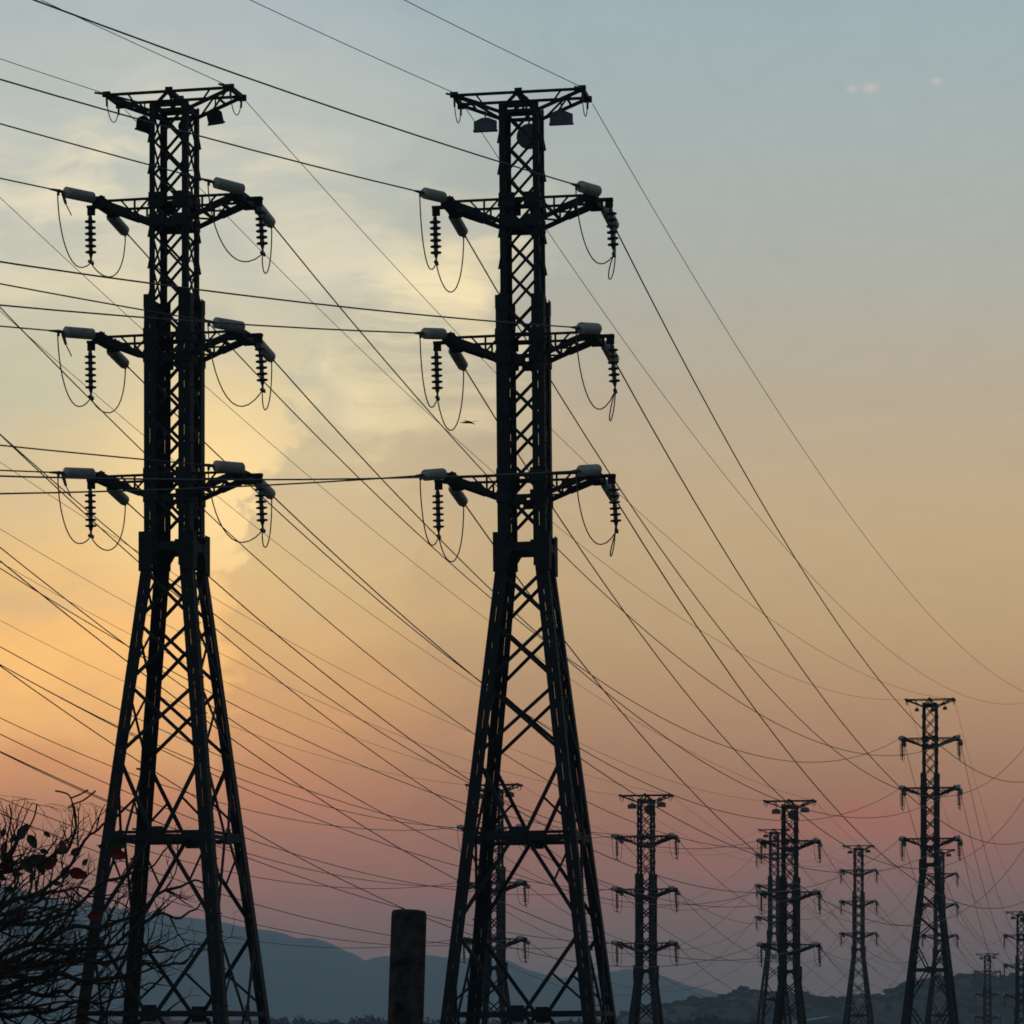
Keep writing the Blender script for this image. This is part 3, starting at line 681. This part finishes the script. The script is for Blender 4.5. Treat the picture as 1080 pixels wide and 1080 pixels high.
# ------------------------------------------------------------------ bare tree at the lower left
rnd = random.Random(11); DT = 27.0; s = DT/FPX
def tp(x, y, dd=0): return at(x, y, DT+dd)
tmb = MB(); root = Vector((at(-190, 1100, DT).x, DT, 0))
hub = tp(-150, 1050)
tmb.tube([root, root+Vector((.05, 0, 1.5)), root+Vector((.0, .05, 3)), hub], [.24, .19, .16, .14], 12)
bmb = MB()
def smoothpath(pts, m=5):
    out = []
    for i in range(len(pts)-1):
        p0 = pts[max(i-1, 0)]; p1 = pts[i]; p2 = pts[i+1]; p3 = pts[min(i+2, len(pts)-1)]
        for k in range(m):
            t = k/m; out.append(.5*((2*p1)+(p2-p0)*t+(2*p0-5*p1+4*p2-p3)*t*t+(3*p1-p0-3*p2+p3)*t*t*t))
    out.append(pts[-1]); return out
def twig(p, d, ln, r, lvl):
    """knobbly shoot that curves upward; ln in metres"""
    n = max(3, int(ln/(.05))); pts = [p.copy()]; rs = [r]; q = p.copy(); d = d.normalized(); dirs = [d]
    for i in range(n):
        d = (d+Vector((rnd.uniform(-.26, .26), rnd.uniform(-.2, .2), rnd.uniform(-.2, .26)))).normalized()
        if q.z > 5.78-.0009*max(0, (q.x+3.7)*140): d.z = min(d.z, -.1); d.normalize()
        q = q+d*(ln/n); pts.append(q.copy()); rs.append(r*(1-.55*(i+1)/n)*(1+.22*rnd.uniform(-1, 1))); dirs.append(d)
    bmb.tube(pts, rs, 5)
    if lvl > 0:                                    # forked tips
        for sg in (-1, 1):
            if rnd.random() < .8: twig(pts[-1], d+Vector((-d.z*sg, rnd.uniform(-.5, .5), d.x*sg))*rnd.uniform(.4, .9)+Vector((0, 0, .2)), rnd.uniform(.04, .11), rs[-1]*1.05, 0)
        c = max(1, int(ln/.11))
        for k in range(c):
            i = rnd.randint(max(1, n//5), n); f = dirs[i]
            sg = (1 if rnd.random() < .72 else -1)*(1 if f.x > 0 else -1); side = Vector((-f.z*sg, rnd.uniform(-.6, .6), f.x*sg)) if rnd.random() < .8 else Vector((0, 1, .3))
            twig(pts[i], f+side*rnd.uniform(.5, 1.1)+Vector((0, 0, .15)), ln*rnd.uniform(.28, .6), rs[i]*.72, lvl-1)
LIMBS = [  # (points in photo pixels at the tree's distance, depth drift, base px, tip px, shoots)
 ([(-150,1050),(-60,975),(0,918),(40,912),(66,900),(80,872),(76,850)], .5, 9, 2, 9, 26),
 ([(-150,1050),(-50,990),(20,952),(60,925),(95,885),(112,866)], -.4, 9, 2, 9, 24),
 ([(-150,1050),(-70,1010),(0,978),(60,965),(110,935),(150,915),(176,898)], .3, 10, 1.8, 12, 24),
 ([(-150,1050),(-60,1020),(10,1000),(70,985),(120,972),(165,948),(205,930),(219,921)], -.2, 11, 1.7, 14, 26),
 ([(-150,1050),(-60,1030),(20,1010),(80,1003),(130,988),(165,968),(196,962),(212,957)], .7, 11, 1.7, 14, 24),
 ([(-150,1050),(-60,1035),(20,1025),(90,1012),(140,1008),(175,1003),(205,992)], -.8, 11, 1.6, 13, 22),
 ([(-150,1050),(-40,1046),(30,1036),(70,1031),(120,1030),(160,1020),(190,1013),(208,1004)], .2, 12, 1.6, 13, 22),
 ([(-150,1050),(-50,1060),(20,1052),(60,1044),(85,1040),(120,1036)], -.5, 10, 2.5, 9, 24),
 ([(-150,1060),(-50,1078),(0,1068),(50,1066),(100,1058),(135,1046),(168,1040)], .6, 9, 1.6, 10, 22),
 ([(-150,1060),(-60,1085),(20,1088),(80,1078),(140,1076),(190,1062)], -.3, 8, 1.6, 9, 22),
 ([(-150,1050),(-80,980),(-30,940),(5,905),(22,880),(30,868)], .1, 7, 1.5, 7, 20),
 ([(-150,1050),(-70,1000),(-10,960),(30,950),(60,938),(100,945),(135,952)], .9, 8, 1.5, 10, 22),
 ([(-150,1050),(-60,1022),(0,1018),(60,1016),(100,1000),(120,980)], -1.0, 9, 1.5, 10, 22),
 ([(-150,1050),(-90,1010),(-30,962),(-5,925),(6,895),(12,862)], -.6, 6, 1.4, 6, 18)]
for k in range(24):                                     # further boughs deeper in the crown
    y0 = rnd.uniform(975, 1085); xe = rnd.uniform(-10, 115); lift = rnd.uniform(0, 60); p = [(-150, 1055)]
    for q in (.25, .5, .75, 1): p.append((-150+(xe+150)*q+rnd.uniform(-8, 8), 1055+(y0-1055)*min(1, q*1.5)-lift*q**2.5+rnd.uniform(-7, 7)))
    LIMBS.append((p, rnd.uniform(-1.6, 1.8), rnd.uniform(6, 10), 1.8, rnd.randint(4, 8), 15))
for pts, dd, r0, r1, ns, tl in LIMBS:
    P = smoothpath([tp(x, y, dd*(i/(len(pts)-1))) for i, (x, y) in enumerate(pts)]); m = len(P)
    w1, w2 = rnd.uniform(0, 6), rnd.uniform(0, 6)
    P = [p+Vector((0, 0, s*(4.0*sin(i*.55+w1)+2.2*sin(i*1.3+w2))*min(1, i/6))) for i, p in enumerate(P)]
    rs = [s*.5*(r0+(r1-r0)*(i/(m-1))**.6)*(1+rnd.uniform(-.1, .1)) for i in range(m)]
    bmb.tube(P, rs, 7)
    for k in range(int(ns*.72)):
        i = int(m*(.30+.68*(k+rnd.random())/ns)); i = min(i, m-2); f = (P[i+1]-P[i]).normalized(); sg = 1 if rnd.random() < .66 else -1
        twig(P[i], f*.9+Vector((-f.z*sg, rnd.uniform(-.5, .5), f.x*sg))*rnd.uniform(.5, 1.1), s*tl*rnd.uniform(.8, 1.9), max(rs[i]*.62, s*1.15), 2)
    for k in range(4):
        i = int(m*rnd.uniform(.3, .85)); f = (P[i+1]-P[i]).normalized(); sg = 1 if rnd.random() < .75 else -1
        twig(P[i], f+Vector((-f.z*sg, rnd.uniform(-.5, .5), f.x*sg))*rnd.uniform(.25, .55), s*rnd.uniform(35, 65), rs[i]*.62, 3)
    twig(P[-1], P[-1]-P[-2], s*tl*.5, rs[-1]*.9, 1)
# the two slender upright shoots above the crown
for pts in ([(80,872),(77,850),(72,838),(58,834)], [(74,842),(84,838),(93,833)], [(77,848),(88,844),(101,834)], [(8,880),(12,862),(10,848)], [(28,878),(36,862),(39,848)]):
    bmb.tube(smoothpath([tp(x, y, .5) for x, y in pts]), [s*.95]*(len(pts)*5-4), 5)
e = empty('bare_tree', root); tag(e, 'bare twiggy tree with a few red and green leaves at the lower left', 'tree')
def shift(mb): mb.v = [tuple(Vector(v)-root) for v in mb.v]; return mb
obj('trunk', shift(tmb).mesh('trunk', True), BARK, e); obj('branches', shift(bmb).mesh('branches', True), BARK, e)
def leafmat(name, c, t):
    m = mat(name, c, .5, 0, .35, 14); nt = m.node_tree; b = nt.nodes['Principled BSDF']; tr = nt.nodes.new('ShaderNodeBsdfTranslucent'); mx = nt.nodes.new('ShaderNodeMixShader')
    tr.inputs[0].default_value = t; mx.inputs[0].default_value = .35; nt.links.new(b.outputs[0], mx.inputs[1]); nt.links.new(tr.outputs[0], mx.inputs[2]); nt.links.new(mx.outputs[0], nt.nodes['Material Output'].inputs[0]); return m
GREEN = leafmat('green_leaf', (.014, .024, .012), (.02, .035, .012, 1)); RED = leafmat('red_leaf', (.05, .007, .005), (.17, .012, .008, 1))
for x, y, ln, ang, red in ((25, 877, 20, 60, 0), (34, 888, 17, -60, 0), (66, 893, 15, 95, 1), (80, 898, 13, 35, 0), (83, 921, 22, -12, 1), (20, 965, 24, 8, 1), (101, 966, 18, 5, 1), (124, 891, 22, 15, 0), (126, 901, 20, -10, 1),
                           (5, 894, 15, 80, 1), (9, 906, 22, -40, 0), (38, 908, 24, 20, 0), (28, 914, 20, -50, 0), (54, 911, 17, 40, 1), (8, 910, 20, 60, 1), (44, 915, 18, -70, 0), (69, 920, 16, 70, 0), (15, 885, 11, 30, 0), (47, 898, 10, -20, 0), (58, 903, 9, 80, 0), (2, 925, 12, -30, 0), (18, 922, 11, 10, 1), (90, 909, 9, 50, 0), (108, 893, 9, -15, 0), (35, 925, 10, 60, 0), (61, 932, 9, 10, 0), (3, 878, 10, 70, 0), (50, 880, 9, -40, 0), (12, 938, 12, 0, 0)):
    mb = MB(); c = tp(x, y, .3+rnd.uniform(-.4, .4)); a = R(ang); f = Vector((cos(a), rnd.uniform(-.25, .25), sin(a))).normalized(); sd_ = Vector((-sin(a), rnd.uniform(-.5, .5), cos(a))).normalized()
    nn = f.cross(sd_).normalized(); n = 9; Lh = ln*s
    for i in range(n+1):
        t = i/n; wv = .30*Lh*math.sin(pi*min(1, t**.8*.97+.03))**.75
        for j, q in enumerate((-1, -.5, 0, .5, 1)): mb.v.append(tuple(f*(t-.5)*Lh+sd_*q*wv*(1+.06*sin(9*t+j))+nn*(abs(q)*wv*.35+.12*Lh*(t-.5)**2)))
    for i in range(n):
        for j in range(4): mb.f.append((i*5+j, i*5+j+1, (i+1)*5+j+1, (i+1)*5+j))
    mb.tube([f*-.5*Lh, f*-.72*Lh], .004, 5)
    lo = obj('leaf', mb.mesh('leaf', True), RED if red else GREEN, e, c-root); lo['label'] = 'red leaf' if red else 'dark green leaf'

# ------------------------------------------------------------------ evening haze
mb = MB(); x0, x1, y0, y1, z0, z1 = -4000, 4000, -30, 8200, -1, 275
mb.add([(x, y, z) for x in (x0, x1) for y in (y0, y1) for z in (z0, z1)], [(0,1,3,2), (4,6,7,5), (0,4,5,1), (2,3,7,6), (0,2,6,4), (1,5,7,3)])
hm = bpy.data.materials.new('haze'); hm.use_nodes = True; nt = hm.node_tree; nt.nodes.clear(); pv = nt.nodes.new('ShaderNodeVolumePrincipled'); o = nt.nodes.new('ShaderNodeOutputMaterial')
pv.inputs['Color'].default_value = (.70, .87, 1.0, 1); pv.inputs['Density'].default_value = HAZE; nt.links.new(pv.outputs[0], o.inputs['Volume'])
tag(obj('haze', mb, hm), kind='stuff')
